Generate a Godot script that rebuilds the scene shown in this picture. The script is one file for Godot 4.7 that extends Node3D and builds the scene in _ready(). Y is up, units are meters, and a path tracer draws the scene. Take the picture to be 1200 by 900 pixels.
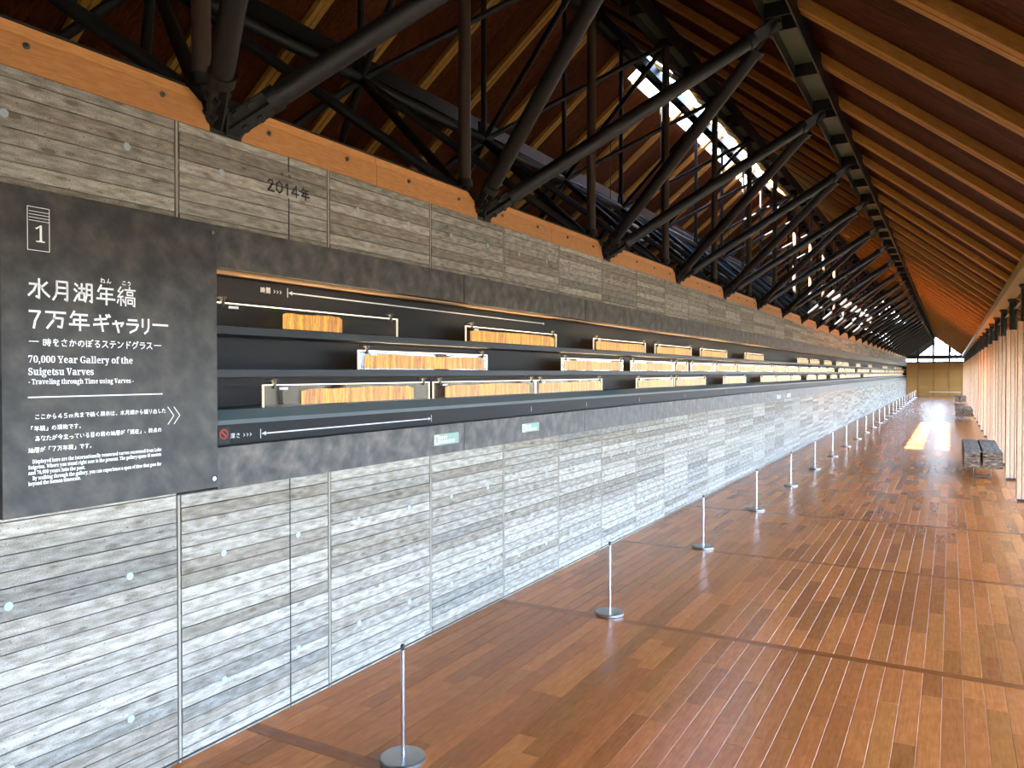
extends Node3D
# A long gallery: concrete wall with a built-in display case on the left, clad columns on the right,
# steel trusses under a timber roof. Coordinates: X right, Y up, the hall runs towards -Z; "s" below is the distance along it.

const EYE := 1.6305
const WALL := -2.7933        # face of the concrete wall
const S_END := 63.0          # far end wall
const S_BACK := -7.0
const EXPOSURE := 5.0
const BAY := 2.18            # truss bay
const NODE0 := 2.38
const PITCH := 0.8
const RIDGE_X := -4.8
const EAVE0 := 3.42          # height of the rafter undersides at X = 0

var rng := RandomNumberGenerator.new()
var M := {}
var taken := {}
var lit := 1.0 / EXPOSURE

# ------------------------------------------------------------------ mesh builder
class MB:
	var v := PackedVector3Array()
	var n := PackedVector3Array()
	var t := PackedVector2Array()
	var c := PackedColorArray()
	var i := PackedInt32Array()
	func quad(a: Vector3, b: Vector3, d: Vector3, e: Vector3, col := Color.WHITE, uvs: Array = []) -> void:
		var nn := (b - a).cross(e - a).normalized()
		quadn(a, b, d, e, nn, nn, nn, nn, col, uvs)
	func quadn(a: Vector3, b: Vector3, d: Vector3, e: Vector3, na: Vector3, nb: Vector3, nd: Vector3, ne: Vector3, col := Color.WHITE, uvs: Array = []) -> void:
		var k := v.size()
		v.append_array([a, b, d, e])
		n.append_array([na, nb, nd, ne])
		c.append_array([col, col, col, col])
		if uvs.size() == 4:
			t.append_array(uvs)
		else:
			t.append_array([Vector2(0, 0), Vector2(1, 0), Vector2(1, 1), Vector2(0, 1)])
		i.append_array([k, k + 2, k + 1, k, k + 3, k + 2])
	func tri(a: Vector3, b: Vector3, d: Vector3, col := Color.WHITE, uvs: Array = []) -> void:
		var k := v.size()
		var nn := (b - a).cross(d - a).normalized()
		v.append_array([a, b, d])
		n.append_array([nn, nn, nn])
		c.append_array([col, col, col])
		if uvs.size() == 3:
			t.append_array(uvs)
		else:
			t.append_array([Vector2.ZERO, Vector2.ZERO, Vector2.ZERO])
		i.append_array([k, k + 2, k + 1])
	# a box; g = the axis the grain runs along, off = where in the texture it starts, bev = chamfer
	func box(ctr: Vector3, sz: Vector3, col := Color.WHITE, g := 2, off := Vector2.ZERO, bas := Basis(), bev := 0.0) -> void:
		var hs := sz * 0.5
		for ax in 3:
			var p := (ax + 1) % 3
			var q := (ax + 2) % 3
			for sg in [-1.0, 1.0]:
				var pts := []
				for cc in [[-1.0, -1.0], [1.0, -1.0], [1.0, 1.0], [-1.0, 1.0]]:
					var w := Vector3.ZERO
					w[ax] = sg * hs[ax]
					w[p] = cc[0] * (hs[p] - bev)
					w[q] = cc[1] * (hs[q] - bev)
					pts.append(w)
				if sg < 0:
					pts.reverse()
				_face(pts, ctr, bas, col, g, off, ax)
		if bev <= 0.0:
			return
		for ax in 3:
			var p := (ax + 1) % 3
			var q := (ax + 2) % 3
			for sp in [-1.0, 1.0]:
				for sq in [-1.0, 1.0]:
					var a := Vector3.ZERO
					var b := Vector3.ZERO
					a[p] = sp * hs[p]
					a[q] = sq * (hs[q] - bev)
					b[p] = sp * (hs[p] - bev)
					b[q] = sq * hs[q]
					var l := hs[ax] - bev
					var a0 := a; var a1 := a; var b0 := b; var b1 := b
					a0[ax] = -l; a1[ax] = l; b0[ax] = -l; b1[ax] = l
					var pts := [a0, b0, b1, a1]
					var nn: Vector3 = (b0 - a0).cross(a1 - a0)
					if nn.dot(a + b) < 0:
						pts.reverse()
					_face(pts, ctr, bas, col, g, off, q if g != q else p)
		for sx in [-1.0, 1.0]:
			for sy in [-1.0, 1.0]:
				for sz2 in [-1.0, 1.0]:
					var a := Vector3(sx * hs.x, sy * (hs.y - bev), sz2 * (hs.z - bev))
					var b := Vector3(sx * (hs.x - bev), sy * hs.y, sz2 * (hs.z - bev))
					var d := Vector3(sx * (hs.x - bev), sy * (hs.y - bev), sz2 * hs.z)
					if (b - a).cross(d - a).dot(a + b + d) < 0:
						var tmp := b; b = d; d = tmp
					tri(ctr + bas * a, ctr + bas * b, ctr + bas * d, col, [off, off, off])
	func _face(pts: Array, ctr: Vector3, bas: Basis, col: Color, g: int, off: Vector2, ax: int) -> void:
		var uvs := []
		for w in pts:
			if ax == g:
				uvs.append(off + Vector2(w[(g + 1) % 3], w[(g + 2) % 3]) * 0.3)
			else:
				uvs.append(off + Vector2(w[g], w[3 - g - ax]))
		quad(ctr + bas * pts[0], ctr + bas * pts[1], ctr + bas * pts[2], ctr + bas * pts[3], col, uvs)
	func tube(p0: Vector3, p1: Vector3, r0: float, r1: float, seg := 12, caps := true, col := Color.WHITE) -> void:
		var d := (p1 - p0).normalized()
		var a := d.cross(Vector3.UP if absf(d.y) < 0.9 else Vector3.RIGHT).normalized()
		var b := d.cross(a)
		var l := p0.distance_to(p1)
		for k in seg:
			var f0 := TAU * k / seg
			var f1 := TAU * (k + 1) / seg
			var n0 := a * cos(f0) + b * sin(f0)
			var n1 := a * cos(f1) + b * sin(f1)
			quadn(p0 + n0 * r0, p0 + n1 * r0, p1 + n1 * r1, p1 + n0 * r1, n0, n1, n1, n0, col, [Vector2(0, f0 * r0), Vector2(0, f1 * r0), Vector2(l, f1 * r0), Vector2(l, f0 * r0)])
			if caps:
				tri(p1, p1 + n0 * r1, p1 + n1 * r1, col)
				tri(p0, p0 + n1 * r0, p0 + n0 * r0, col)
	# profile: [[radius, height], ...] from bottom to top, turned about the Y axis through at
	func lathe(at: Vector3, profile: Array, seg := 20, col := Color.WHITE) -> void:
		for j in profile.size() - 1:
			var r0: float = profile[j][0]
			var y0: float = profile[j][1]
			var r1: float = profile[j + 1][0]
			var y1: float = profile[j + 1][1]
			var sl := Vector2(y1 - y0, -(r1 - r0)).normalized()
			for k in seg:
				var f0 := TAU * k / seg
				var f1 := TAU * (k + 1) / seg
				var d0 := Vector3(cos(f0), 0, sin(f0))
				var d1 := Vector3(cos(f1), 0, sin(f1))
				var n0 := d0 * sl.x + Vector3.UP * sl.y
				var n1 := d1 * sl.x + Vector3.UP * sl.y
				quadn(at + d1 * r0 + Vector3.UP * y0, at + d0 * r0 + Vector3.UP * y0, at + d0 * r1 + Vector3.UP * y1, at + d1 * r1 + Vector3.UP * y1, n1, n0, n0, n1, col)
	# a polygon (counter-clockwise in u, v as seen from +w) with thickness; o + u*U + v*V + w*W
	func prism(poly: PackedVector2Array, o: Vector3, U: Vector3, V: Vector3, W: Vector3, thick: float, col := Color.WHITE, off := Vector2.ZERO) -> void:
		var tr := Geometry2D.triangulate_polygon(poly)
		var pt := func(p: Vector2, w: float) -> Vector3: return o + U * p.x + V * p.y + W * w
		for k in range(0, tr.size(), 3):
			var a := poly[tr[k]]
			var b := poly[tr[k + 1]]
			var d := poly[tr[k + 2]]
			if (b - a).cross(d - a) < 0:
				var tmp := b; b = d; d = tmp
			tri(pt.call(a, thick), pt.call(b, thick), pt.call(d, thick), col, [a + off, b + off, d + off])
			tri(pt.call(a, 0.0), pt.call(d, 0.0), pt.call(b, 0.0), col, [a + off, d + off, b + off])
		for k in poly.size():
			var a := poly[k]
			var b := poly[(k + 1) % poly.size()]
			quad(pt.call(a, 0.0), pt.call(b, 0.0), pt.call(b, thick), pt.call(a, thick), col, [a + off, b + off, b + off + Vector2(0, thick), a + off + Vector2(0, thick)])
	func mesh() -> ArrayMesh:
		var arr := []
		arr.resize(Mesh.ARRAY_MAX)
		arr[Mesh.ARRAY_VERTEX] = v
		arr[Mesh.ARRAY_NORMAL] = n
		arr[Mesh.ARRAY_TEX_UV] = t
		arr[Mesh.ARRAY_COLOR] = c
		arr[Mesh.ARRAY_INDEX] = i
		var m := ArrayMesh.new()
		m.add_surface_from_arrays(Mesh.PRIMITIVE_TRIANGLES, arr)
		return m

# ------------------------------------------------------------------ scene helpers
func P(x: float, y: float, s: float) -> Vector3:
	return Vector3(x, y, -s)

func numbered(called: String) -> String:
	if not taken.has(called):
		taken[called] = 0
		return called
	taken[called] += 1
	return "%s_%03d" % [called, taken[called]]

func put(mb: MB, called: String, mat: Material, parent: Node = null) -> MeshInstance3D:
	return put_mesh(mb.mesh(), called, mat, parent)

func put_mesh(m: Mesh, called: String, mat: Material, parent: Node = null) -> MeshInstance3D:
	var o := MeshInstance3D.new()
	o.mesh = m
	o.material_override = mat
	o.name = numbered(called) if parent == null else called
	(self if parent == null else parent).add_child(o, true)
	return o

func tag(o: Node, label: String, category: String, group := "") -> Node:
	o.set_meta("label", label)
	o.set_meta("category", category)
	if group:
		o.set_meta("group", group)
	return o

func thing(called: String, label: String, category: String, at := Vector3.ZERO, group := "") -> Node3D:
	var o := Node3D.new()
	o.name = numbered(called)
	add_child(o)
	o.position = at
	tag(o, label, category, group)
	return o

func structure(called: String, label := "", at := Vector3.ZERO) -> Node3D:
	var o := Node3D.new()
	o.name = numbered(called)
	add_child(o)
	o.position = at
	o.set_meta("kind", "structure")
	if label:
		o.set_meta("label", label)
	return o

func gray(x: float) -> Color:
	return Color(x, x, x)

func tone(c: Color, spread: float) -> Color:
	var k := 1.0 + rng.randf_range(-spread, spread)
	return Color(c.r * k, c.g * k, c.b * k)

# ------------------------------------------------------------------ textures and materials
func bytes_of(w: int, h: int, freq: float, sd: int, oct := 4) -> PackedByteArray:
	var f := FastNoiseLite.new()
	f.seed = sd
	f.frequency = freq
	f.fractal_octaves = oct
	f.noise_type = FastNoiseLite.TYPE_SIMPLEX_SMOOTH
	var im := f.get_seamless_image(w, h)
	im.convert(Image.FORMAT_L8)
	return im.get_data()

func texture_of(w: int, h: int, rgb: PackedByteArray) -> ImageTexture:
	return ImageTexture.create_from_image(Image.create_from_data(w, h, false, Image.FORMAT_RGB8, rgb))

# grain along u: fine streaks, broad figure, soft blotches, knots, pinholes
func grain_texture(w: int, h: int, sd: int, lo: float, hi: float, streak: float, blotch: float, knots: int, knot_size: float, pins: int, warm: Color, fleck := 0.0) -> ImageTexture:
	var fine := bytes_of(512, 512, 0.09, sd, 3)
	var broad := bytes_of(512, 512, 0.012, sd + 1, 4)
	var spots := bytes_of(512, 512, 0.03, sd + 2, 5)
	var speck := bytes_of(512, 512, 0.22, sd + 3, 2)
	var val := PackedFloat32Array()
	val.resize(w * h)
	for y in h:
		var y1 := y & 511
		for x in w:
			var wv: int = broad[(y1 << 9) | ((x >> 1) & 511)]
			var yy := (y1 + (wv >> 6)) & 511
			var st := fine[(yy << 9) | ((x >> 4) & 511)] / 255.0
			var st2 := fine[((yy * 3 & 511) << 9) | ((x >> 3) & 511)] / 255.0
			var bl := spots[(y1 << 9) | ((x * 512 / w) & 511)] / 255.0
			var sp := speck[(y1 << 9) | (x & 511)] / 255.0
			val[y * w + x] = 0.5 + (sp - 0.5) * fleck + (st * 0.6 + st2 * 0.4 - 0.5) * streak + (bl - 0.5) * blotch
	var r := RandomNumberGenerator.new()
	r.seed = sd * 77 + 5
	for k in knots:
		var cx := r.randi_range(0, w - 1)
		var cy := r.randi_range(0, h - 1)
		var rad := knot_size * r.randf_range(0.5, 1.3)
		var ir := int(rad * 2.4)
		var dark := r.randf_range(0.45, 1.0)
		for dy in range(-ir, ir + 1):
			for dx in range(-ir, ir + 1):
				var d := sqrt(dx * dx / 2.2 + dy * dy * 1.0) / rad
				if d < 1.5:
					var kk := posmod(cy + dy, h) * w + posmod(cx + dx, w)
					val[kk] -= dark * (1.0 - d / 1.5) * (0.75 + 0.25 * cos(d * 9.0))
	for k in pins:
		var cx := r.randi_range(0, w - 1)
		var cy := r.randi_range(0, h - 1)
		var rad := r.randf_range(1.0, 2.6)
		for dy in range(-3, 4):
			for dx in range(-3, 4):
				if dx * dx + dy * dy <= rad * rad:
					val[posmod(cy + dy, h) * w + posmod(cx + dx, w)] -= 0.8
	var out := PackedByteArray()
	out.resize(w * h * 3)
	for k in w * h:
		var q := clampf(val[k], 0.0, 1.0)
		var g := lo + (hi - lo) * q
		var wq := (1.0 - q)
		out[k * 3] = int(clampf(g * (1.0 - wq * (1.0 - warm.r)), 0, 1) * 255)
		out[k * 3 + 1] = int(clampf(g * (1.0 - wq * (1.0 - warm.g)), 0, 1) * 255)
		out[k * 3 + 2] = int(clampf(g * (1.0 - wq * (1.0 - warm.b)), 0, 1) * 255)
	return texture_of(w, h, out)

# brushed mineral plaster: soft clouds with short slanted strokes
func slate_texture(w: int, h: int, sd: int) -> ImageTexture:
	var a := bytes_of(512, 512, 0.012, sd, 5)
	var b := bytes_of(512, 512, 0.045, sd + 1, 4)
	var out := PackedByteArray()
	out.resize(w * h * 3)
	for y in h:
		for x in w:
			var n1 := a[((y & 511) << 9) | (x & 511)] / 255.0
			var u := (x + y) & 511
			var vv := ((y - x) >> 2) & 511
			var n2 := b[(u << 9) | vv] / 255.0
			var g := 0.66 + (n1 - 0.5) * 0.70 + (n2 - 0.5) * 0.10
			var k := (y * w + x) * 3
			var brown := clampf((n1 - 0.45) * 0.5, 0.0, 0.12)
			out[k] = int(clampf(g, 0, 1) * 255)
			out[k + 1] = int(clampf(g * (1.0 - brown * 0.3), 0, 1) * 255)
			out[k + 2] = int(clampf(g * (1.0 - brown * 0.7), 0, 1) * 255)
	return texture_of(w, h, out)

# thin section of layered sediment: fine upright bands from honey to dark brown
func varve_texture(w: int, h: int, sd: int) -> ImageTexture:
	var a := bytes_of(512, 512, 0.02, sd, 3)
	var b := bytes_of(512, 512, 0.2, sd + 1, 2)
	var out := PackedByteArray()
	out.resize(w * h * 3)
	for y in h:
		for x in w:
			var u := (x + (a[((y & 511) << 9) | ((x >> 2) & 511)] >> 6)) & 511
			var n1 := (a[u | (40 << 9)] * 0.5 + a[((u * 3) & 511) | (90 << 9)] * 0.5) / 255.0
			var n2 := b[(((y >> 5) & 511) << 9) | u] / 255.0
			var n3 := a[((y * 3 & 511) << 9) | ((x * 2) & 511)] / 255.0
			var q := clampf(0.64 + (n1 - 0.5) * 1.2 + (n2 - 0.5) * 1.0 + (n3 - 0.5) * 0.15, 0.0, 1.0)
			var k := (y * w + x) * 3
			out[k] = int((0.50 + 0.48 * q) * 255)
			out[k + 1] = int((0.19 + 0.56 * q) * 255)
			out[k + 2] = int((0.0 + 0.08 * q) * 255)
	return texture_of(w, h, out)

func plain(col: Color, rough: float, metal := 0.0, spec := 0.5) -> StandardMaterial3D:
	var m := StandardMaterial3D.new()
	m.albedo_color = col.linear_to_srgb()
	m.roughness = rough
	m.metallic = metal
	m.metallic_specular = spec
	return m

func grained(tex: Texture2D, scale: Vector2, rough: float, bump := 0.0, spec := 0.5) -> StandardMaterial3D:
	var m := StandardMaterial3D.new()
	m.vertex_color_use_as_albedo = true
	m.albedo_texture = tex
	m.uv1_scale = Vector3(scale.x, scale.y, 1)
	m.roughness = rough
	m.metallic_specular = spec
	if bump > 0.0:
		m.heightmap_enabled = true
		m.heightmap_texture = tex
		m.heightmap_scale = bump
	return m

func glow(col: Color, energy: float) -> StandardMaterial3D:
	var m := plain(Color(0.5, 0.5, 0.5), 0.5)
	m.emission_enabled = true
	m.emission = col.linear_to_srgb()
	m.emission_energy_multiplier = energy * lit
	return m

func materials() -> void:
	var concrete_tex := grain_texture(1024, 1024, 11, 0.55, 0.95, 0.34, 0.75, 90, 9.0, 420, Color(1.0, 0.95, 0.88), 0.55)
	var wood_tex := grain_texture(1024, 512, 23, 0.68, 1.0, 0.55, 0.28, 0, 1.0, 0, Color(1.0, 0.90, 0.80))
	var knotty_tex := grain_texture(1024, 512, 37, 0.42, 1.0, 0.9, 0.45, 26, 7.0, 0, Color(1.0, 0.86, 0.72))
	var old_tex := grain_texture(512, 512, 51, 0.35, 1.0, 1.1, 0.8, 14, 7.0, 60, Color(1.0, 0.96, 0.92))
	M.concrete = grained(concrete_tex, Vector2(0.55, 1.1), 0.85, 0.10, 0.4)
	M.joint = plain(Color(0.25, 0.22, 0.185), 0.9)
	M.joint_bead = plain(Color(0.28, 0.255, 0.215), 0.9)
	M.plug = plain(Color(0.30, 0.345, 0.39), 0.6)
	M.slate = grained(slate_texture(512, 512, 61), Vector2(1.1, 1.1), 0.55, 0.0, 0.5)
	M.floor = grained(wood_tex, Vector2(0.55, 1.4), 0.24, 0.0, 0.36)
	M.subfloor = plain(Color(0.10, 0.045, 0.02), 0.7)
	M.cedar = grained(knotty_tex, Vector2(0.45, 1.4), 0.7, 0.03, 0.22)
	M.rafter = grained(wood_tex, Vector2(0.6, 2.0), 0.6, 0.0, 0.3)
	M.plate = grained(wood_tex, Vector2(0.7, 3.0), 0.5, 0.01)
	M.fin = grained(wood_tex, Vector2(0.7, 2.5), 0.5, 0.01)
	M.gold = grained(wood_tex, Vector2(0.5, 1.5), 0.25, 0.0, 0.5)
	M.bench = grained(old_tex, Vector2(1.0, 2.0), 0.9, 0.25, 0.2)
	M.steel = plain(Color(0.012, 0.0115, 0.0105), 0.5, 0.0, 0.4)
	M.post_steel = plain(Color(0.050, 0.030, 0.020), 0.45, 0.0, 0.5)
	M.beam_green = plain(Color(0.066, 0.090, 0.040), 0.5)
	M.column_steel = plain(Color(0.020, 0.026, 0.026), 0.4)
	M.bolt = plain(Color(0.20, 0.21, 0.22), 0.3, 0.9)
	M.chrome = plain(Color(0.62, 0.63, 0.64), 0.25, 1.0)
	M.base_steel = plain(Color(0.40, 0.41, 0.42), 0.32, 1.0)
	M.cord = plain(Color(0.012, 0.012, 0.012), 0.6)
	M.case = plain(Color(0.009, 0.0092, 0.0115), 0.55, 0.0, 0.3)
	M.shelf = plain(Color(0.009, 0.0125, 0.018), 0.45, 0.0, 0.35)
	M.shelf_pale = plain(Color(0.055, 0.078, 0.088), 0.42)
	M.clamp = plain(Color(0.012, 0.011, 0.011), 0.4)
	M.bronze = plain(Color(0.34, 0.21, 0.11), 0.4, 0.3)
	M.white = plain(Color(0.85, 0.87, 0.90), 0.6)
	M.print_grey = plain(Color(0.55, 0.57, 0.60), 0.6)
	M.black_print = plain(Color(0.012, 0.012, 0.012), 0.6)
	M.red = plain(Color(0.45, 0.03, 0.03), 0.6)
	M.caption = plain(Color(0.17, 0.28, 0.24), 0.5)
	M.dark = plain(Color(0.02, 0.02, 0.02), 0.8)
	M.spandrel = plain(Color(0.10, 0.12, 0.15), 0.7)
	M.plaster = plain(Color(0.30, 0.28, 0.25), 0.9)
	M.roofing = plain(Color(0.10, 0.10, 0.11), 0.8)
	M.grass = plain(Color(0.052, 0.044, 0.023), 0.95)
	M.silver = plain(Color(0.60, 0.62, 0.66), 0.35, 0.6)
	M.frame = plain(Color(0.016, 0.016, 0.018), 0.5)
	var g := StandardMaterial3D.new()
	g.transparency = BaseMaterial3D.TRANSPARENCY_ALPHA
	g.albedo_color = Color(0.96, 0.98, 0.97, 0.06)
	g.roughness = 0.02
	M.glass = g
	var gs := StandardMaterial3D.new()
	gs.transparency = BaseMaterial3D.TRANSPARENCY_ALPHA
	gs.albedo_color = Color(0.30, 0.29, 0.25, 0.06)
	gs.roughness = 0.04
	gs.metallic_specular = 0.35
	M.slide_glass = gs
	M.led = glow(Color(1.0, 0.78, 0.46), 3.6)
	M.edge = glow(Color(1.0, 0.80, 0.50), 0.8)
	var vt := varve_texture(1024, 128, 71)
	var vm := StandardMaterial3D.new()
	vm.albedo_texture = vt
	vm.albedo_color = Color(0.28, 0.28, 0.28)
	vm.roughness = 0.4
	vm.emission_enabled = true
	vm.emission_texture = vt
	vm.emission_operator = BaseMaterial3D.EMISSION_OP_MULTIPLY
	vm.emission = Color.WHITE
	vm.emission_energy_multiplier = 1.25 * lit
	M.varve = vm

# ------------------------------------------------------------------ drawn characters, strokes on a 100 x 100 square, y down
const GLYPH := {
	"水": "50,5 50,92 38,84;10,30 40,30 28,58 6,82;84,18 58,44;54,34 70,60 94,82",
	"月": "26,8 26,50 20,75 6,94;26,8 80,8 80,94 66,88;26,36 80,36;26,62 80,62",
	"湖": "8,10 20,20;4,36 16,46;4,92 22,60;26,30 56,30;41,8 41,52;28,52 54,52 54,84 28,84 28,52;66,8 66,60 58,92;66,8 92,8 92,92 82,86;66,34 92,34;66,58 92,58",
	"年": "28,4 12,36;22,20 88,20;26,46 84,46;26,46 26,70;6,70 96,70;54,20 54,98",
	"縞": "22,4 8,26 22,30;34,18 8,52;6,54 34,50;22,54 22,96;10,66 4,84;32,64 38,80;66,2 66,14;42,16 96,16;54,26 82,26 82,42 54,42 54,26;46,96 46,54 92,54 92,96 84,92;58,66 80,66 80,84 58,84 58,66",
	"万": "6,14 94,14;46,14 42,50 12,94;44,42 82,42 76,88 60,84",
	"ギ": "14,34 76,26;8,62 88,52;42,8 58,96;76,4 84,18;90,2 98,14",
	"ャ": "20,50 88,42 74,62;40,32 58,98",
	"ラ": "22,14 80,14;12,42 88,42 74,74 34,96",
	"リ": "26,10 26,58;74,8 74,56 66,80 42,98",
	"ー": "6,52 94,52",
	"－": "14,52 86,52",
	"7": "10,12 84,12 50,60 40,96",
	"時": "8,18 36,18 36,84 8,84 8,18;8,50 36,50;46,22 94,22;70,4 70,40;42,40 98,40;44,58 98,58;82,44 82,94 70,88;54,68 62,80",
	"を": "20,22 78,18;46,6 22,52 50,42 58,70;84,36 48,56 40,80 56,92 84,90",
	"さ": "16,30 84,22;48,6 68,52;24,60 30,86 76,90",
	"か": "10,34 60,30 54,80 40,88;40,8 12,88;74,24 92,56",
	"の": "52,20 40,64 24,80 12,62 22,32 50,18 80,28 88,56 74,82 56,90",
	"ぼ": "14,12 10,50 16,92;34,22 78,22;34,46 80,46;58,22 58,80 46,90 34,80 46,70 78,86;84,4 90,14;94,0 100,10",
	"る": "24,12 74,12 20,60 52,44 82,58 78,84 52,94 36,84 46,74 60,88",
	"ス": "18,14 76,14 56,54 10,92;54,56 90,92",
	"テ": "26,12 76,12;8,42 92,42;54,42 50,70 28,96",
	"ン": "14,16 38,30;14,90 56,74 90,24",
	"ド": "36,6 36,96;36,38 76,56;66,8 74,22;82,4 90,18",
	"グ": "40,8 10,56;38,24 82,24 66,66 24,96;76,2 82,14;90,0 96,12",
	"ね": "28,6 28,94;8,28 44,24 6,76;36,44 64,26 86,44 82,84 60,84 70,72 94,88",
	"ん": "50,8 10,92 36,54 50,62 54,86 70,88 92,60",
	"こ": "24,20 76,18 66,28;20,60 26,86 84,84",
	"う": "36,8 66,16;22,38 60,30 80,46 70,76 40,96",
	"ら": "38,6 58,16;28,26 22,66 54,48 80,60 70,84 34,96",
	"4": "60,96 60,8 12,70 88,70",
	"5": "76,10 32,10 28,46 60,42 78,62 68,88 24,90",
	"m": "14,40 14,92;14,52 32,40 46,50 46,92;46,52 64,40 82,50 82,92",
	"先": "28,8 16,34;22,24 82,24;50,4 50,46;8,46 92,46;38,46 34,72 10,94;62,46 62,84 70,90 92,88 92,72",
	"ま": "16,22 84,22;20,44 80,44;52,6 52,82 36,92 22,80 40,70 82,88",
	"で": "12,20 86,16 52,44 48,70 72,92;74,42 80,54;86,38 92,50",
	"続": "22,4 8,26 22,30;34,18 8,52;6,54 34,50;22,54 22,96;10,66 4,84;32,64 38,80;46,16 92,16;70,4 70,34;50,34 88,34;44,60 44,48 96,48 96,60;60,54 56,80 40,96;78,54 78,90 96,90 96,78",
	"く": "70,8 26,48 72,92",
	"展": "16,10 88,10 88,28 16,28 16,56 4,94;28,42 92,42;44,32 44,58;72,32 72,58;22,58 98,58;38,58 38,92 58,84;54,60 94,94;86,66 66,78",
	"示": "24,14 76,14;8,40 92,40;50,40 50,94 38,88;28,56 10,84;72,56 92,84",
	"は": "14,10 10,50 18,92;36,34 90,30;66,8 66,80 52,92 38,80 52,70 88,88",
	"、": "14,70 34,90",
	"掘": "4,28 36,28;22,4 22,94 10,88;4,62 36,54;46,10 92,10 92,30 46,30 46,60 36,94;70,36 70,92;54,44 54,62 88,62 88,44;50,70 50,92 92,92 92,70",
	"り": "28,10 26,50 34,60;72,8 74,56 44,96",
	"出": "50,4 50,92;20,18 20,46 80,46 80,18;10,58 10,92 90,92 90,58",
	"し": "34,8 32,70 48,92 84,72",
	"た": "8,26 58,22;36,6 10,92;56,46 88,44;52,80 64,90 92,88",
	"「": "60,60 60,6 92,6",
	"」": "40,40 40,94 8,94",
	"現": "6,12 42,12;8,44 40,44;24,12 24,78;4,86 44,74;54,8 88,8 88,58 54,58 54,8;54,26 88,26;54,42 88,42;62,58 58,78 44,94;78,58 78,88 98,88 98,74",
	"物": "18,10 8,34;10,26 42,26;26,4 26,94;6,62 44,50;58,4 44,40;54,22 94,22 88,90 74,86;66,24 46,66;80,24 54,88",
	"す": "8,20 92,20;58,4 58,60 42,64 38,48 56,44 60,70 38,96",
	"。": "14,74 26,74 28,86 16,90 12,78",
	"あ": "18,20 78,18;46,4 46,70 56,88;72,34 50,76 22,88 16,70 44,48 78,50 88,72 64,94",
	"な": "10,22 54,20;34,4 12,60;70,16 90,32;66,40 66,82 50,92 38,82 52,74 88,90",
	"が": "10,34 54,30 50,80 36,88;36,8 10,88;66,28 84,56;76,6 84,18;88,2 96,14",
	"今": "50,2 6,44;50,2 94,44;34,40 66,40;20,58 78,58 54,96",
	"立": "50,4 50,22;14,24 86,24;30,36 40,82;72,34 58,86;6,90 94,90",
	"っ": "14,60 60,50 86,64 76,84 48,92",
	"て": "10,20 90,14 52,42 46,68 72,92",
	"い": "16,18 18,62 32,84 44,68;72,20 90,62",
	"目": "22,6 78,6 78,94 22,94 22,6;22,35 78,35;22,64 78,64",
	"前": "28,4 36,16;70,2 60,16;6,18 94,18;16,92 16,32 46,32 46,92 38,88;16,52 46,52;16,70 46,70;62,34 62,74;86,28 86,92 74,88",
	"地": "4,36 36,36;20,8 20,80;2,86 38,74;48,20 48,88 96,88 96,74;40,50 92,32 92,60 80,60;70,6 70,76",
	"層": "14,8 90,8 90,26 14,26 14,60 4,94;36,30 42,40;78,30 72,40;30,42 90,42 90,62 30,62 30,42;60,42 60,62;30,52 90,52;38,70 82,70 82,96 38,96 38,70;38,83 82,83",
	"在": "6,20 94,20;44,4 10,66;26,48 26,96;42,52 88,52;64,32 64,90;36,90 96,90",
	"終": "22,4 8,26 22,30;34,18 8,52;6,54 34,50;22,54 22,96;10,66 4,84;32,64 38,80;62,4 44,40;58,16 88,16 50,60;58,28 96,60;64,62 78,72;58,80 82,94",
	"点": "50,4 50,34;50,18 86,18;22,34 78,34 78,62 22,62 22,34;12,76 6,94;34,76 36,92;58,76 62,92;80,74 94,94",
	"間": "10,6 10,96;10,6 42,6 42,38 10,38;10,22 42,22;90,6 90,94 80,90;58,6 90,6;58,6 58,38 90,38;58,22 90,22;30,50 70,50 70,86 30,86 30,50;30,68 70,68",
	"深": "8,10 20,20;4,36 16,46;4,92 22,60;36,26 36,10 92,10 92,26;54,18 40,40;72,18 90,40;34,54 94,54;64,40 64,96;62,56 36,86;66,56 94,86",
	"2": "20,28 36,10 64,12 70,34 20,92 82,92",
	"0": "50,8 78,28 78,72 50,94 22,72 22,28 50,8",
	"1": "28,26 52,8 52,94",
	">": "20,10 70,50 20,90",
}

func stroke(mb: MB, pts: Array, width: float, w := 0.0) -> void:
	var h := width * 0.5
	for k in pts.size() - 1:
		var a: Vector2 = pts[k]
		var b: Vector2 = pts[k + 1]
		var d := (b - a).normalized()
		var q := Vector2(-d.y, d.x) * h
		var e := d * h * 0.55
		var a2 := a - e
		var b2 := b + e
		mb.quad(Vector3(a2.x - q.x, a2.y - q.y, w), Vector3(b2.x - q.x, b2.y - q.y, w), Vector3(b2.x + q.x, b2.y + q.y, w), Vector3(a2.x + q.x, a2.y + q.y, w))

# one character in a square whose lower left corner is (u, v)
func draw_char(mb: MB, ch: String, u: float, v: float, wide: float, high: float, pen: float) -> void:
	if not GLYPH.has(ch):
		return
	for line in (GLYPH[ch] as String).split(";"):
		var pts := []
		for pr in line.split(" "):
			var xy := pr.split(",")
			pts.append(Vector2(u + float(xy[0]) / 100.0 * wide, v + (1.0 - float(xy[1]) / 100.0) * high))
		stroke(mb, pts, pen)

func draw_text(mb: MB, text: String, u: float, v: float, pitch: float, size: float, pen: float) -> void:
	for k in text.length():
		draw_char(mb, text[k], u + k * pitch, v, size, size, pen)

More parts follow.
